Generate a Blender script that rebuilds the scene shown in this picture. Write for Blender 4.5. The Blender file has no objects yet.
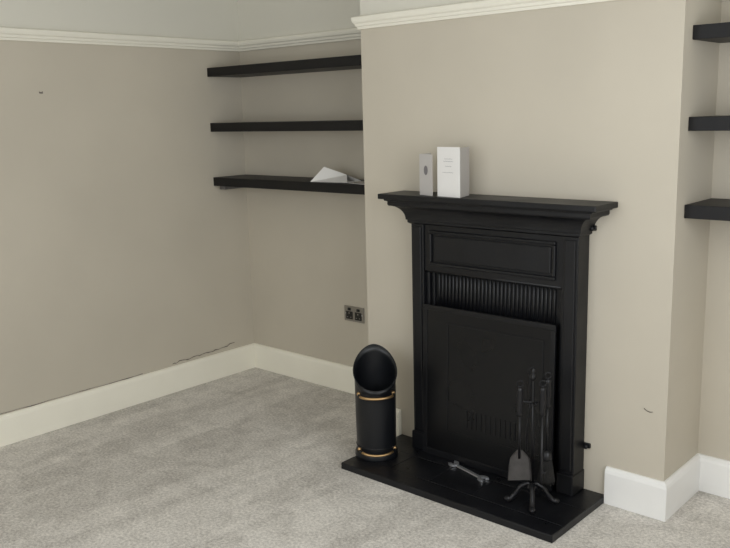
import bpy, bmesh, math, random
from mathutils import Vector, Matrix
random.seed(4)
sc=bpy.context.scene
try:
    sc.view_settings.view_transform='Standard'
    sc.view_settings.look='None'
except Exception: pass

# ------------------------------------------------------------ dimensions (m)
XL,XR=-1.29,2.98          # left / right wall
W=1.4825                  # chimney breast width (x 0..W, front y=0)
D=0.369; D2=0.345         # alcove depths
YF=-3.6                   # window wall
HC=2.5
HB=0.153; T=0.02
ZR0,ZR1=1.927,1.983

# ------------------------------------------------------------ materials
def s2l(c): return tuple(((x/255)/12.92 if x/255<=.04045 else ((x/255+.055)/1.055)**2.4) for x in c)+(1,)
def mat(name,rgb,rough=.6,metal=0,var=0,scale=3,bump=0,bscale=60,rgb2=None,spec=None,detail=4,rvar=0):
    m=bpy.data.materials.new(name);m.use_nodes=True
    nt=m.node_tree;b=nt.nodes['Principled BSDF']
    c=s2l(rgb);b.inputs['Base Color'].default_value=c
    b.inputs['Roughness'].default_value=rough;b.inputs['Metallic'].default_value=metal
    if spec is not None:b.inputs['Specular IOR Level'].default_value=spec
    tc=nt.nodes.new('ShaderNodeTexCoord')
    if var or rgb2 or rvar:
        n=nt.nodes.new('ShaderNodeTexNoise');n.inputs['Scale'].default_value=scale;n.inputs['Detail'].default_value=detail
        nt.links.new(tc.outputs['Object'],n.inputs['Vector'])
        if var or rgb2:
            r=nt.nodes.new('ShaderNodeValToRGB')
            r.color_ramp.elements[0].position=.3;r.color_ramp.elements[1].position=.7
            r.color_ramp.elements[0].color=s2l(rgb2) if rgb2 else tuple(x*(1-var) for x in c[:3])+(1,)
            r.color_ramp.elements[1].color=c
            nt.links.new(n.outputs['Fac'],r.inputs['Fac']);nt.links.new(r.outputs['Color'],b.inputs['Base Color'])
        if rvar:
            mr=nt.nodes.new('ShaderNodeMapRange');mr.inputs['To Min'].default_value=rough-rvar;mr.inputs['To Max'].default_value=rough+rvar
            mr.inputs['From Min'].default_value=.3;mr.inputs['From Max'].default_value=.7
            nt.links.new(n.outputs['Fac'],mr.inputs['Value']);nt.links.new(mr.outputs['Result'],b.inputs['Roughness'])
    if bump:
        n2=nt.nodes.new('ShaderNodeTexNoise');n2.inputs['Scale'].default_value=bscale;n2.inputs['Detail'].default_value=3
        nt.links.new(tc.outputs['Object'],n2.inputs['Vector'])
        bp=nt.nodes.new('ShaderNodeBump');bp.inputs['Strength'].default_value=bump;bp.inputs['Distance'].default_value=.003
        nt.links.new(n2.outputs['Fac'],bp.inputs['Height']);nt.links.new(bp.outputs['Normal'],b.inputs['Normal'])
    return m
def wallmat(name,lo,hi,z):
    m=mat(name,lo,rough=.75,bump=.12,bscale=25)
    nt=m.node_tree;b=nt.nodes['Principled BSDF']
    geo=nt.nodes.new('ShaderNodeNewGeometry');sp=nt.nodes.new('ShaderNodeSeparateXYZ')
    nt.links.new(geo.outputs['Position'],sp.inputs[0])
    gt=nt.nodes.new('ShaderNodeMath');gt.operation='GREATER_THAN';gt.inputs[1].default_value=z
    nt.links.new(sp.outputs['Z'],gt.inputs[0])
    n=nt.nodes.new('ShaderNodeTexNoise');n.inputs['Scale'].default_value=1.7;n.inputs['Detail'].default_value=5
    nt.links.new(geo.outputs['Position'],n.inputs['Vector'])
    r=nt.nodes.new('ShaderNodeValToRGB');c=s2l(lo)
    r.color_ramp.elements[0].position=.3;r.color_ramp.elements[1].position=.7
    r.color_ramp.elements[0].color=tuple(x*.92 for x in c[:3])+(1,);r.color_ramp.elements[1].color=c
    nt.links.new(n.outputs['Fac'],r.inputs['Fac'])
    mx=nt.nodes.new('ShaderNodeMix');mx.data_type='RGBA'
    nt.links.new(gt.outputs[0],mx.inputs[0]);nt.links.new(r.outputs['Color'],mx.inputs[6]);mx.inputs[7].default_value=s2l(hi)
    nt.links.new(mx.outputs[2],b.inputs['Base Color'])
    return m
M={}
M['wall']=wallmat('wall_paint',(201,193,177),(218,215,203),1.955)
M['ceil']=mat('ceiling_paint',(235,233,226),.8)
M['trim']=mat('cream_gloss',(251,247,232),.4,var=.04,scale=5)
M['trimw']=mat('white_gloss',(244,243,240),.4,var=.04,scale=5)
M['rail']=mat('rail_cream',(240,236,222),.5,var=.04,scale=5)
M['shelf']=mat('black_ash',(14,13,15),.5,var=.3,scale=8,bump=.2,bscale=90,spec=.35)
M['iron']=mat('black_iron',(12,13,17),.44,var=.2,scale=6,bump=.12,bscale=120,rvar=.06,spec=.42)
M['slate']=mat('black_slate',(20,21,25),.36,var=.35,scale=9,bump=.3,bscale=45,rvar=.1,spec=.4)
M['glass']=mat('black_panel',(11,12,15),.3,var=.2,scale=4,rvar=.06,spec=.4)
M['soot']=mat('soot',(7,7,8),.9)
M['enamel']=mat('scuttle_black',(16,18,22),.38,rvar=.06,scale=10,spec=.45)
M['brass']=mat('brass',(200,166,120),.42,metal=1)
M['toolblk']=mat('tool_iron',(26,26,29),.36,metal=.3)
M['pewter']=mat('shovel_steel',(128,125,124),.5,metal=.5,var=.3,scale=30)
M['bristle']=mat('bristle',(20,19,18),.9,bump=1,bscale=200)
M['chrome']=mat('spanner_steel',(205,207,211),.35,metal=.85)
M['paper']=mat('white_paper',(234,232,229),.7,var=.03,scale=10)
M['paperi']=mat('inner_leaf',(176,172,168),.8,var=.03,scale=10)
M['paperg']=mat('grey_card',(192,188,184),.7,var=.06,scale=10)
M['ink']=mat('faint_ink',(165,163,165),.8)
M['inkd']=mat('card_oval',(120,116,118),.8)
M['nickel']=mat('socket_nickel',(150,146,140),.35,metal=.8)
M['plast']=mat('socket_black',(18,18,19),.4)
M['crack']=mat('bare_plaster',(120,112,104),.9,var=.4,scale=60)
M['frame']=mat('window_white',(240,240,240),.4)

# carpet
def carpet():
    m=bpy.data.materials.new('carpet_pile');m.use_nodes=True;nt=m.node_tree;b=nt.nodes['Principled BSDF']
    b.inputs['Roughness'].default_value=1;b.inputs['Specular IOR Level'].default_value=.1
    b.inputs['Sheen Weight'].default_value=.15
    g=nt.nodes.new('ShaderNodeNewGeometry')
    def noise(sc_,det,vec=None,dist=0):
        n=nt.nodes.new('ShaderNodeTexNoise');n.inputs['Scale'].default_value=sc_;n.inputs['Detail'].default_value=det;n.inputs['Distortion'].default_value=dist
        nt.links.new(vec or g.outputs['Position'],n.inputs['Vector']);return n.outputs['Fac']
    def math_(op,a,c):
        q=nt.nodes.new('ShaderNodeMath');q.operation=op
        for i,x in enumerate((a,c)):
            if isinstance(x,(int,float)):q.inputs[i].default_value=x
            else:nt.links.new(x,q.inputs[i])
        return q.outputs[0]
    mp=nt.nodes.new('ShaderNodeMapping');mp.inputs['Rotation'].default_value=(0,0,math.radians(10));mp.inputs['Scale'].default_value=(2.6,.42,1)
    nt.links.new(g.outputs['Position'],mp.inputs['Vector'])
    big=noise(1.3,5,mp.outputs[0],.8);mid=noise(8,6,None,1.0);fine=noise(85,4);vf=noise(250,1)
    # brushed / trodden pile: soft-edged patches lying the other way
    pr=nt.nodes.new('ShaderNodeMapRange');pr.interpolation_type='SMOOTHSTEP'
    pr.inputs['From Min'].default_value=.45;pr.inputs['From Max'].default_value=.54
    nt.links.new(big,pr.inputs['Value'])
    s=math_('ADD',math_('ADD',math_('MULTIPLY',pr.outputs['Result'],.055),math_('MULTIPLY',mid,.24)),math_('ADD',math_('MULTIPLY',fine,.44),math_('MULTIPLY',vf,.30)))
    r=nt.nodes.new('ShaderNodeValToRGB')
    r.color_ramp.elements[0].position=.38;r.color_ramp.elements[1].position=.67
    r.color_ramp.elements[0].color=s2l((162,156,148));r.color_ramp.elements[1].color=s2l((239,234,226))
    nt.links.new(s,r.inputs['Fac']);nt.links.new(r.outputs['Color'],b.inputs['Base Color'])
    bp=nt.nodes.new('ShaderNodeBump');bp.inputs['Strength'].default_value=.7;bp.inputs['Distance'].default_value=.007
    nt.links.new(s,bp.inputs['Height']);nt.links.new(bp.outputs['Normal'],b.inputs['Normal'])
    return m
M['carpet']=carpet()

# ------------------------------------------------------------ mesh helpers
class B:
    """accumulates geometry with several materials into one mesh object"""
    def __init__(s,name):
        s.name=name;s.bm=bmesh.new();s.mats=[]
    def mi(s,k):
        if k not in s.mats:s.mats.append(k)
        return s.mats.index(k)
    def add(s,tmp,k,mtx=None,smooth=False):
        if mtx is not None: bmesh.ops.transform(tmp,matrix=mtx,verts=tmp.verts)
        i=s.mi(k);mp={}
        for v in tmp.verts: mp[v]=s.bm.verts.new(v.co)
        for f in tmp.faces:
            try:
                nf=s.bm.faces.new([mp[v] for v in f.verts]);nf.material_index=i;nf.smooth=smooth
            except ValueError: pass
        tmp.free()
    def box(s,x0,x1,y0,y1,z0,z1,k,bev=0,mtx=None,seg=2):
        t=bmesh.new();bmesh.ops.create_cube(t,size=1)
        for v in t.verts:
            v.co=Vector(((x0+x1)/2+v.co.x*(x1-x0),(y0+y1)/2+v.co.y*(y1-y0),(z0+z1)/2+v.co.z*(z1-z0)))
        if bev: bmesh.ops.bevel(t,geom=t.edges[:],offset=bev,segments=seg,affect='EDGES',profile=.5)
        s.add(t,k,mtx)
    def rings(s,rings,k,smooth=True,cap0=True,cap1=True,mtx=None,closed=True):
        t=bmesh.new();R=[[t.verts.new(p) for p in r] for r in rings];n=len(R[0])
        for a,b in zip(R,R[1:]):
            for i in range(n if closed else n-1):
                t.faces.new((a[i],a[(i+1)%n],b[(i+1)%n],b[i]))
        if cap0:t.faces.new(R[0][::-1])
        if cap1:t.faces.new(R[-1])
        bmesh.ops.recalc_face_normals(t,faces=t.faces[:])
        s.add(t,k,mtx,smooth)
    def lathe(s,prof,k,c=(0,0,0),n=32,mtx=None,cap=True):
        rr=[[Vector((c[0]+r*math.cos(2*math.pi*i/n),c[1]+r*math.sin(2*math.pi*i/n),c[2]+z)) for i in range(n)] for r,z in prof]
        s.rings(rr,k,True,cap,cap,mtx)
    def tube(s,pts,rad,k,n=10,mtx=None):
        pts=[Vector(p) for p in pts];rr=[]
        rads=rad if isinstance(rad,(list,tuple)) else [rad]*len(pts)
        prev=None
        for i,p in enumerate(pts):
            d=(pts[min(i+1,len(pts)-1)]-pts[max(i-1,0)]).normalized()
            if prev is None:
                u=d.orthogonal().normalized()
            else:
                u=(prev-d*prev.dot(d)).normalized()
            prev=u;w=d.cross(u)
            rr.append([p+(u*math.cos(2*math.pi*j/n)+w*math.sin(2*math.pi*j/n))*rads[i] for j in range(n)])
        s.rings(rr,k,True,True,True,mtx)
    def ball(s,c,r,k,scale=(1,1,1)):
        t=bmesh.new();bmesh.ops.create_uvsphere(t,u_segments=16,v_segments=10,radius=r)
        s.add(t,k,Matrix.Translation(c)@Matrix.Diagonal((*scale,1)),True)
    def done(s,parent=None):
        me=bpy.data.meshes.new(s.name);s.bm.normal_update();s.bm.to_mesh(me);s.bm.free()
        for k in s.mats: me.materials.append(M[k])
        o=bpy.data.objects.new(s.name,me);sc.collection.objects.link(o)
        if parent:o.parent=parent
        return o
def empty(name):
    e=bpy.data.objects.new(name,None);sc.collection.objects.link(e);return e
def simple(name,x0,x1,y0,y1,z0,z1,k,bev=0,parent=None):
    b=B(name);b.box(x0,x1,y0,y1,z0,z1,k,bev);return b.done(parent)

# ------------------------------------------------------------ room shell
simple('floor',XL-.1,XR+.1,YF-.1,.5,-.1,0,'carpet')
simple('ceiling',XL-.1,XR+.1,YF-.1,.5,HC,HC+.1,'ceil')
simple('wall_left',XL-.1,XL,YF,.5,0,HC,'wall')
simple('wall_back_left',XL,0.0,D,.5,0,HC,'wall')
simple('wall_back_right',W,XR,D2,.5,0,HC,'wall')
simple('wall_chimney_breast',0,W,0,.5,0,HC,'wall')
wx0,wx1,wz0,wz1=-.1,2.5,.75,2.2
b=B('wall_front')
b.box(XL,wx0,YF-.1,YF,0,HC,'wall');b.box(wx1,XR,YF-.1,YF,0,HC,'wall')
b.box(wx0,wx1,YF-.1,YF,0,wz0,'wall');b.box(wx0,wx1,YF-.1,YF,wz1,HC,'wall');b.done()
b=B('window_1')
b.box(wx0,wx0+.06,YF-.08,YF-.02,wz0,wz1,'frame',.004);b.box(wx1-.06,wx1,YF-.08,YF-.02,wz0,wz1,'frame',.004)
b.box(wx0,wx1,YF-.08,YF-.02,wz0,wz0+.06,'frame',.004);b.box(wx0,wx1,YF-.08,YF-.02,wz1-.06,wz1,'frame',.004)
for x in (wx0+(wx1-wx0)/3,wx0+2*(wx1-wx0)/3): b.box(x-.03,x+.03,YF-.08,YF-.02,wz0,wz1,'frame',.004)
b.done()
vy0,vy1=-2.5,-.7
b=B('wall_right')
b.box(XR,XR+.1,YF,vy0,0,HC,'wall');b.box(XR,XR+.1,vy1,.5,0,HC,'wall')
b.box(XR,XR+.1,vy0,vy1,0,wz0,'wall');b.box(XR,XR+.1,vy0,vy1,wz1,HC,'wall');b.done()
b=B('window_2')
b.box(XR+.02,XR+.08,vy0,vy0+.06,wz0,wz1,'frame',.004);b.box(XR+.02,XR+.08,vy1-.06,vy1,wz0,wz1,'frame',.004)
b.box(XR+.02,XR+.08,vy0,vy1,wz0,wz0+.06,'frame',.004);b.box(XR+.02,XR+.08,vy0,vy1,wz1-.06,wz1,'frame',.004)
b.box(XR+.02,XR+.08,(vy0+vy1)/2-.03,(vy0+vy1)/2+.03,wz0,wz1,'frame',.004)
b.done()

# moulding runs : profile (out,z) swept along a mitred plan polyline, room on the right-hand side
def run(name,pts,prof,k):
    P=[Vector((x,y,0)) for x,y in pts];rr=[]
    nr=[]
    for a,c_ in zip(P,P[1:]):
        d=(c_-a).normalized();nr.append(Vector((d.y,-d.x,0)))
    for i,p in enumerate(P):
        if i==0:m=nr[0]
        elif i==len(P)-1:m=nr[-1]
        else:
            m=nr[i-1]+nr[i];m=m/(m.dot(nr[i]))
        rr.append([p+m*o+Vector((0,0,z)) for o,z in prof])
    b=B(name);b.rings(rr,k,smooth=False);return b.done()
base=[(0,.001),(T,.001),(T,HB-.022),(T-.003,HB-.010),(T-.010,HB-.002),(T-.014,HB),(0,HB)]
run('baseboard_left',[(XL,YF),(XL,D),(0,D),(0,0),(.200,0)],base,'trim')
run('baseboard_right',[(1.2535,0),(W,0),(W,D2),(XR,D2),(XR,YF)],base,'trimw')
h=ZR1-ZR0
rp=[(0,0),(.010,0),(.012,.010),(.018,.014),(.020,.024),(.027,.030),(.030,.040),(.030,.052),(.024,h),(0,h)]
rp=[(o,z+ZR0) for o,z in rp]
run('trim_1',[(XL,YF),(XL,D),(0,D),(0,0),(W,0),(W,D2),(XR,D2),(XR,YF)],rp,'rail')

# cracks and marks on the plaster
def crack(name,axis,pts,w):
    b=B(name);t=bmesh.new();up=[];dn=[]
    for a,z in pts:
        ww=w*random.uniform(.3,1.2)
        if axis=='x': up.append(t.verts.new((XL+.0015,a,z+ww)));dn.append(t.verts.new((XL+.0015,a,z-ww)))
        else: up.append(t.verts.new((a,-.0015,z+ww)));dn.append(t.verts.new((a,-.0015,z-ww)))
    for i in range(len(pts)-1): t.faces.new((up[i],up[i+1],dn[i+1],dn[i]))
    b.add(t,'crack');return b.done()
pts=[];y=-.25
while y<.22:
    pts.append((y,.168+(y+.25)*.02+random.uniform(-.005,.005)+(.018*math.exp(-((y-.19)/.03)**2))));y+=random.uniform(.012,.03)
crack('plaster_crack','x',pts,.003)
crack('plaster_crack','x',[(-1.5+i*.05,.158+random.uniform(-.002,.002)) for i in range(22)],.0022)
crack('wall_scuff','x',[(-.90,1.69),(-.89,1.687),(-.88,1.69)],.005)
crack('wall_scuff','y',[(1.395,.425),(1.405,.418),(1.418,.415),(1.43,.418)],.003)

# ------------------------------------------------------------ floating shelves
S=.2477;st=.049
for z in (1.8271,1.5181,1.2071):
    simple('floating_shelf',XL+.001,-.001,D-S,D-.001,z-st,z,'shelf',.0015)
for z in (1.8242,1.5101,1.1974):
    simple('floating_shelf',W+.001,W+.9,D2-.271,D2-.001,z-st,z,'shelf',.0015)
# little support cleat under the lowest left shelf
b=B('shelf_cleat');b.box(XL+.03,XL+.075,D-S+.02,D-.02,1.2071-st-.022,1.2071-st,'pewter',.002);b.done()

# ------------------------------------------------------------ hearth
HT=.03;hx0,hx1,hd=.2019,1.2518,.4283
b=B('hearth_slab')
b.box(hx0,hx1,-hd,-.0005,0,HT-.002,'slate',.0015)
bw=.09
b.box(hx0+.001,hx1-.001,-hd+.001,-hd+bw-.001,.02,HT,'slate',.0015)
n=5;tw=(hx1-hx0)/n
for i in range(n):
    for j,(ya,yb) in enumerate(((-hd+bw+.001,-.17),(-.168,-.001))):
        b.box(hx0+i*tw+.001,hx0+(i+1)*tw-.001,ya,yb,.02,HT-.0005*((i+j)%2),'slate',.0012)
b.done()

# ------------------------------------------------------------ fireplace
fp=empty('fireplace')
X0,X1,YB=.349,1.154,-.096;MZ=1.205
b=B('surround')
def ring(x0,x1,yf,z): return [Vector((x0,-.001,z)),Vector((x0,yf,z)),Vector((x1,yf,z)),Vector((x1,-.001,z))]
# cornice
prof=[(1.072,0),(1.078,.010),(1.088,.010),(1.090,.016)]
for i in range(9):
    a=i/8*math.pi/2; prof.append((1.090+.062*math.sin(a)**1,.016+.058*(1-math.cos(a))))
prof+=[(1.158,.078),(1.172,.078),(1.174,.088),(1.182,.092)]
b.rings([ring(X0-o,X1+o,YB-o*.79,z) for z,o in prof],'iron',smooth=False)
# jambs
for sx,(xa,xb) in ((1,(X0,X0+.066)),(-1,(X1-.066,X1))):
    b.box(xa,xb,YB+.006,-.001,HT,1.075,'iron',.003)
    b.box(xa+.010,xb-.010,YB,YB+.01,HT+.10,1.06,'iron',.004)
    b.box(xa-.004,xb+.004,YB-.006,-.001,HT,HT+.085,'iron',.004)
    # inner stepped reveal
    xi0,xi1=((xb,xb+.018) if sx>0 else (xa-.018,xa))
    b.box(xi0,xi1,YB+.024,-.001,HT,.87,'iron',.004)
    xi0,xi1=((xb+.018,xb+.034) if sx>0 else (xa-.034,xa-.018))
    b.box(xi0,xi1,YB+.040,-.001,HT,.87,'iron',.004)
# frieze
xa,xb=X0+.066,X1-.066
b.box(xa,xb,YB+.014,-.001,.868,1.075,'iron',.002)
def frame(x0,x1,z0,z1,w,y0,y1,bev):
    b.box(x0,x1,y0,y1,z1-w,z1,'iron',bev);b.box(x0,x1,y0,y1,z0,z0+w,'iron',bev)
    b.box(x0,x0+w,y0,y1,z0+w,z1-w,'iron',bev);b.box(x1-w,x1,y0,y1,z0+w,z1-w,'iron',bev)
frame(xa+.03,xb-.03,.895,1.048,.014,YB+.002,YB+.02,.005)
b.box(xa+.052,xb-.052,YB+.008,YB+.02,.917,1.026,'iron',.005)
b.tube([(xa,YB+.020,.868),(xb,YB+.020,.868)],.007,'iron')
b.done(fp)
b=B('mantel_shelf')
b.box(.2376,1.2657,-.1845,-.001,1.182,MZ,'iron',.004,seg=3);b.done(fp)
# insert with fluted hood
b=B('cast_iron_insert')
ia,ib=xa+.034,xb-.034
b.box(ia,ib,-.012,-.001,HT,.85,'soot')
nf=31;wv=(ib-ia-.02)/nf
b.box(ia,ib,-.045,-.012,.64,.868,'iron',.002)
for i in range(nf):
    x=ia+.01+wv*(i+.5)
    b.tube([(x,-.047,.645),(x,-.047,.85),(x,-.040,.858)],[wv*.34,wv*.34,wv*.2],'iron',n=8)
# fire basket bars behind panel
for i in range(9):
    x=ia+.08+i*(ib-ia-.16)/8
    b.box(x-.006,x+.006,-.055,-.03,.10,.34,'iron',.002)
b.box(ia+.04,ib-.04,-.06,-.02,.33,.36,'iron',.004);b.box(ia+.04,ib-.04,-.06,-.02,.08,.11,'iron',.004)
b.done(fp)
# blanking panel leaning on the opening
b=B('fire_cover_panel')
pa,pb,hz=.418,1.070,.69
mt=Matrix.Translation((0,-.106,HT+.001))@Matrix.Rotation(math.radians(-1.2),4,'X')
b.box(pa,pb,-.006,.006,0,hz,'glass',.002,mtx=mt)
for (a0,a1,z0,z1) in ((pa,pb,hz-.022,hz),(pa,pb,0,.03),(pa,pa+.022,.03,hz-.022),(pb-.022,pb,.03,hz-.022)):
    b.box(a0,a1,-.009,-.005,z0,z1,'iron',.0015,mtx=mt)
ia2,ib2=pa+.13,pb-.05
for (a0,a1,z0,z1) in ((ia2,ib2,hz-.075,hz-.068),(ia2,ib2,.13,.137),(ia2,ia2+.007,.137,hz-.075),(ib2-.007,ib2,.137,hz-.075)):
    b.box(a0,a1,-.009,-.005,z0,z1,'iron',.001,mtx=mt)
for i in range(12):
    x=ia2+.10+i*.024
    b.box(x,x+.010,-.009,-.005,.17,.25,'iron',.001,mtx=mt)
b.done(fp)
# wall fixings beside the surround
def knob(z):
    b=B('fixing_lug')
    b.box(1.153,1.183,-.012,-.0005,z-.010,z+.010,'iron',.003)
    b.tube([(1.172,-.01,z),(1.172,-.024,z)],.005,'iron');b.ball((1.172,-.026,z),.009,'iron',(1,.6,1));b.done(fp)
knob(1.10);knob(.22)

# ------------------------------------------------------------ coal scuttle
Fd=Vector((-.667,.745,0));Rt=Vector((.745,.667,0))
b=B('coal_scuttle')
cx,cy=.262,-.255;n=48
mt=Matrix.Translation((cx,cy,HT))
face=math.atan2(-.72,.69)     # direction the mouth faces
def body(r0,r1,inner=False):
    rr=[];m=14
    for j in range(m+1):
        t=j/m;ring_=[]
        for i in range(n):
            a=2*math.pi*i/n
            cc=(1+math.cos(a-face))/2     # 1 at front lip
            zt=.490-.160*cc**.9
            z=.03*(1-t)+zt*t
            r=r0+(r1-r0)*t
            flare=.014*cc*max(0,(t-.8)/.2)**2
            hood=-.008*(1-cc)*max(0,(t-.7)/.3)**2
            r_=r+flare+hood
            ring_.append(Vector((r_*math.cos(a),r_*math.sin(a),z)))
        rr.append(ring_)
    return rr
outer=body(.089,.093);inner=body(.085,.089)
b.rings(outer+inner[::-1],'enamel',True,False,True,mtx=mt)
b.lathe([(.085,0),(.097,0),(.098,.004),(.097,.02),(.092,.03),(.085,.03)],'enamel',mtx=mt,n=48)
rim=outer[-1]+[outer[-1][0]];b.tube(rim,.0026,'enamel',mtx=mt)
def band(z,r,k,rad):
    b.tube([(r*math.cos(2*math.pi*i/n),r*math.sin(2*math.pi*i/n),z) for i in range(n+1)],rad,k,mtx=mt)
band(.055,.090,'enamel',.0025)
def handle(z,drop,k,off,span):
    pts=[]
    for i in range(15):
        u=-1+2*i/14;a=face+u*span
        r=.094+off*(1-abs(u)**4)
        pts.append((r*math.cos(a),r*math.sin(a),z-drop*(1-u*u)))
    b.tube(pts[2:13],.006,k,mtx=mt);b.tube(pts,.004,'enamel',mtx=mt)
    for p in (pts[0],pts[-1]): b.ball(mt@Vector(p),.009,'brass')
handle(.305,.004,'brass',.028,.95)
handle(.045,.012,'brass',.014,1.0)
b.done()

# ------------------------------------------------------------ fire tools
ft=empty('fireplace_tool_set')
TC=Vector((1.058,-.245,HT))
b=B('stand')
b.tube([TC+Vector((0,0,.05)),TC+Vector((0,0,.51))],.006,'toolblk')
b.lathe([(.004,0),(.011,.01),(.012,.02),(.006,.03),(.009,.038),(.004,.055)],'toolblk',c=TC+Vector((0,0,.50)),n=16)
b.lathe([(.006,0),(.022,.004),(.024,.016),(.018,.024),(.006,.03)],'toolblk',c=TC+Vector((0,0,.055)),n=16)
for k in range(4):
    a=math.radians(-58+90*k);d=Vector((math.cos(a),math.sin(a),0))
    pts=[TC+d*r+Vector((0,0,z)) for r,z in ((.0,.078),(.020,.082),(.044,.066),(.062,.036),(.080,.015),(.096,.011),(.106,.018))]
    b.tube(pts,[.009,.010,.010,.010,.011,.012,.007],'toolblk');b.ball(TC+d*.09+Vector((0,0,.013)),.013,'toolblk')
for d in (Rt,Fd):
    pts=[TC+d*(u*.06)+Vector((0,0,.415+.012*abs(u)**3*1.2)) for u in [-1,-.8,-.5,0,.5,.8,1]]
    b.tube(pts,.0045,'toolblk')
b.done(ft)
def tool(name,off,ztop):
    b=B(name);P=TC+off;z0=ztop-HT
    b.lathe([(.003,0),(.012,.006),(.0105,.02),(.013,.05),(.0135,.075),(.011,.10),(.013,.112),(.005,.12)],'toolblk',c=P+Vector((0,0,z0-.125)),n=16)
    b.tube([P+Vector((.012*math.cos(a)*.745,.012*math.cos(a)*.667,z0+.006+.012*math.sin(a))) for a in [i*2*math.pi/12 for i in range(13)]],.003,'toolblk',n=6)
    return b,P,z0
b,P,z0=tool('shovel',Rt*-.056-Fd*.030,.525)
b.tube([P+Vector((0,0,.20)),P+Vector((0,0,z0-.12))],.005,'toolblk')
t=bmesh.new();rows=[]
shape=[(.0,.012),(.015,.026),(.03,.038),(.06,.043),(.09,.045),(.125,.047)]
for dz,w in shape:
    row=[]
    for u in (-1,-.9,-.5,0,.5,.9,1):
        bend=.012 if abs(u)==1 else 0
        row.append(t.verts.new(P+Rt*(w*u)-Fd*bend+Vector((0,0,.235-dz))))
    rows.append(row)
for a,c_ in zip(rows,rows[1:]):
    for i in range(6): t.faces.new((a[i],a[i+1],c_[i+1],c_[i]))
bmesh.ops.solidify(t,geom=t.faces[:],thickness=.002)
b.add(t,'pewter');b.done(ft)
b,P,z0=tool('poker',Rt*.026-Fd*.05,.53)
b.tube([P+Vector((0,0,z0-.12)),P+Vector((0,0,.14)),P+Vector((0,0,.12)),P+Vector((0,0,.10))],[.005,.005,.0045,.0015],'toolblk')
b.tube([P+Vector((0,0,.155)),P+Rt*.012+Vector((0,0,.143)),P+Rt*.022+Vector((0,0,.155))],[.0045,.004,.0015],'toolblk');b.done(ft)
b,P,z0=tool('tongs',Fd*.05+Rt*.002,.55)
for s_ in (-1,1):
    b.tube([P+Vector((0,0,z0-.12)),P+Rt*.006*s_+Vector((0,0,z0-.15)),P+Rt*.016*s_+Vector((0,0,.25)),P+Rt*.012*s_+Vector((0,0,.14)),P+Rt*.004*s_+Vector((0,0,.095))],.0045,'toolblk')
b.done(ft)
b,P,z0=tool('brush',Rt*.056,.545)
b.tube([P+Vector((0,0,.21)),P+Vector((0,0,z0-.12))],.005,'toolblk')
b.lathe([(.006,.22),(.018,.21),(.022,.185),(.021,.18)],'toolblk',c=P,n=20)
b.lathe([(.020,.185),(.026,.15),(.031,.115),(.034,.095),(.028,.092)],'bristle',c=P,n=20)
for i in range(80):
    a=random.uniform(0,6.28);r=random.uniform(.010,.03)
    d=Vector((math.cos(a),math.sin(a),0))
    b.tube([P+d*r*.65+Vector((0,0,.17)),P+d*r*1.15+Vector((0,0,random.uniform(.08,.092)))],.0012,'bristle',n=4)
b.done(ft)

# ------------------------------------------------------------ spanner on hearth
b=B('spanner')
p0=Vector((.600,-.138,0));p1=Vector((.802,-.192,0));L=(p1-p0).length
mt=Matrix.Translation((p0.x,p0.y,HT+.001))@Matrix.Rotation(math.atan2(p1.y-p0.y,p1.x-p0.x),4,'Z')
b.box(.02,L-.02,-.009,.009,.0,.007,'chrome',.0025,mtx=mt)
def jaw(cx_,dirn):
    t=bmesh.new();N=18;lo=[];hi=[];ro,ri=.023,.009
    for i in range(N+1):
        a=math.radians(50)+i/N*math.radians(260)
        o=(cx_+dirn*ro*math.cos(a)*1.1,ro*math.sin(a));q=(cx_+dirn*ri*math.cos(a),ri*math.sin(a))
        lo.append((t.verts.new((*o,0)),t.verts.new((*q,0))));hi.append((t.verts.new((*o,.009)),t.verts.new((*q,.009))))
    for i in range(N):
        t.faces.new((hi[i][0],hi[i+1][0],hi[i+1][1],hi[i][1]));t.faces.new((lo[i][0],lo[i][1],lo[i+1][1],lo[i+1][0]))
        t.faces.new((lo[i][0],lo[i+1][0],hi[i+1][0],hi[i][0]));t.faces.new((lo[i][1],hi[i][1],hi[i+1][1],lo[i+1][1]))
    for e in (0,N): t.faces.new((lo[e][0],hi[e][0],hi[e][1],lo[e][1]))
    bmesh.ops.recalc_face_normals(t,faces=t.faces[:]);b.add(t,'chrome',mt)
jaw(.008,-1);jaw(L-.008,1);b.done()

# ------------------------------------------------------------ cards on mantel
def leafbox(b,a,c_,h,th,k):
    a=Vector(a);c_=Vector(c_);ang=math.atan2(c_.y-a.y,c_.x-a.x);l=(c_-a).length
    mt=Matrix.Translation((a.x,a.y,MZ+.0005))@Matrix.Rotation(ang,4,'Z')
    b.box(0,l,-th/2,th/2,0,h,k,0,mtx=mt);return mt
b=B('greeting_card')
leafbox(b,(.450,-.075),(.435,-.135),.172,.002,'paperg')
mt=leafbox(b,(.435,-.135),(.517,-.155),.172,.002,'paperg')
t=bmesh.new();vs=[t.verts.new((.043+.013*math.cos(i*math.pi/10),-.0016,.105+.02*math.sin(i*math.pi/10))) for i in range(20)];t.faces.new(vs)
b.add(t,'inkd',mt);b.done()
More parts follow.
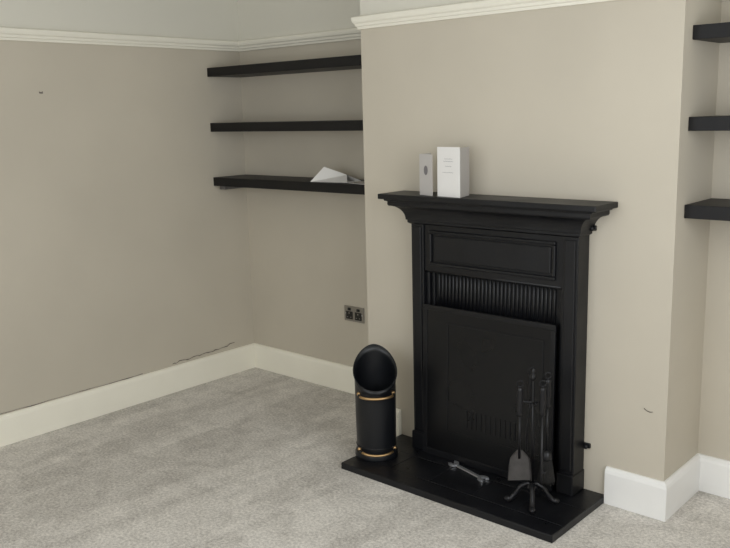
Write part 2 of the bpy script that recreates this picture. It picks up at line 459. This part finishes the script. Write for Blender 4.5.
# open booklet: front leaf, second leaf splayed behind it, loose inner page between
b=B('open_booklet')
mt=leafbox(b,(.540,-.150),(.664,-.166),.203,.0014,'paper')
leafbox(b,(.6645,-.1655),(.636,-.060),.200,.0014,'paperi')
leafbox(b,(.661,-.163),(.600,-.070),.197,.0008,'paper')
for zz,x0,x1 in ((.155,.04,.085),(.145,.035,.09),(.125,.045,.08),(.10,.03,.09)):
    t=bmesh.new();nn=14;U=[];Dn=[]
    for i in range(nn+1):
        x=x0+(x1-x0)*i/nn;z=zz+.0015*math.sin(i*2.3)
        U.append(t.verts.new((x,-.0016,z+.0007)));Dn.append(t.verts.new((x,-.0016,z-.0007)))
    for i in range(nn):t.faces.new((U[i],U[i+1],Dn[i+1],Dn[i]))
    b.add(t,'ink',mt)
b.done()

# ------------------------------------------------------------ papers on shelf
b=B('folded_letter')
z=1.2075
t=bmesh.new()
P=[(-.50,.135,z),(-.25,.150,z+.002),(-.26,.27,z+.002),(-.49,.28,z),(-.46,.20,z+.075),(-.33,.235,z+.035)]
v=[t.verts.new(p) for p in P]
t.faces.new((v[0],v[1],v[2],v[3]))
t.faces.new((v[0],v[4],v[3]));t.faces.new((v[4],v[5],v[2],v[3]));t.faces.new((v[0],v[1],v[5],v[4]))
b.add(t,'paper');b.done()
b=B('envelope');mt=Matrix.Translation((-.2,.20,z))@Matrix.Rotation(math.radians(-14),4,'Z')
b.box(-.06,.11,-.055,.055,0,.003,'paperg',0,mtx=mt);b.done()
b=B('key_bunch')
b.tube([(-.12+.014*math.cos(a),.15+.014*math.sin(a),z+.005) for a in [i*math.pi/8 for i in range(17)]],.0015,'nickel',n=6)
b.box(-.19,-.135,.143,.150,z+.0032,z+.0055,'nickel',.0008);b.ball((-.19,.147,z+.005),.009,'nickel',(1,1,.3));b.done()

# ------------------------------------------------------------ socket
b=B('double_wall_socket')
sx0,sx1,sz0,sz1=-.499,-.353,.418,.504;y1=D
b.box(sx0,sx1,y1-.007,y1-.0003,sz0,sz1,'nickel',.003)
for xc in (sx0+.040,sx1-.040):
    b.box(xc-.024,xc+.024,y1-.010,y1-.006,sz0+.012,sz0+.056,'plast',.0015)
    b.box(xc-.003,xc+.003,y1-.0105,y1-.0098,sz0+.042,sz0+.051,'nickel')
    for s_ in (-1,1): b.box(xc+s_*.012-.004,xc+s_*.012+.004,y1-.0105,y1-.0098,sz0+.022,sz0+.026,'nickel')
    b.box(xc-.010,xc+.010,y1-.012,y1-.006,sz0+.061,sz0+.076,'plast',.002)
for x in (sx0+.013,sx1-.013): b.ball((x,y1-.007,(sz0+sz1)/2),.004,'chrome',(1,.4,1))
b.done()

# ------------------------------------------------------------ lights
def area(name,loc,rot,sx,sy,power,col):
    l=bpy.data.lights.new(name,'AREA');l.shape='RECTANGLE';l.size=sx;l.size_y=sy;l.energy=power;l.color=col
    o=bpy.data.objects.new(name,l);o.location=loc;o.rotation_euler=rot;sc.collection.objects.link(o);return o
area('front_window_daylight',((wx0+wx1)/2,YF-.0,(wz0+wz1)/2),(math.radians(90),0,0),wx1-wx0,wz1-wz0,30,(.96,.98,1))
area('side_window_daylight',(XR,(vy0+vy1)/2,(wz0+wz1)/2),(math.radians(90),0,math.radians(90)),vy1-vy0,wz1-wz0,32,(.96,.98,1))
w=bpy.data.worlds.new('sky');sc.world=w;w.use_nodes=True
bg=w.node_tree.nodes['Background'];bg.inputs[0].default_value=(.8,.9,1,1);bg.inputs[1].default_value=1

# ------------------------------------------------------------ camera
yaw,pi_,ro=.7305,-.1894,-.0251
fw=Vector((-math.sin(yaw)*math.cos(pi_),math.cos(yaw)*math.cos(pi_),math.sin(pi_)))
rt=Vector((math.cos(yaw),math.sin(yaw),0));up=rt.cross(fw)
c,s=math.cos(ro),math.sin(ro)
R_=rt*c+up*s;U_=-rt*s+up*c
cd=bpy.data.cameras.new('camera');cd.sensor_width=36;cd.lens=836.2/730*36;cd.clip_start=.02
co=bpy.data.objects.new('camera',cd);sc.collection.objects.link(co)
m3=Matrix((R_,U_,-fw)).transposed()
co.matrix_world=Matrix.Translation((2.629,-2.9473,1.55))@m3.to_4x4()
sc.camera=co
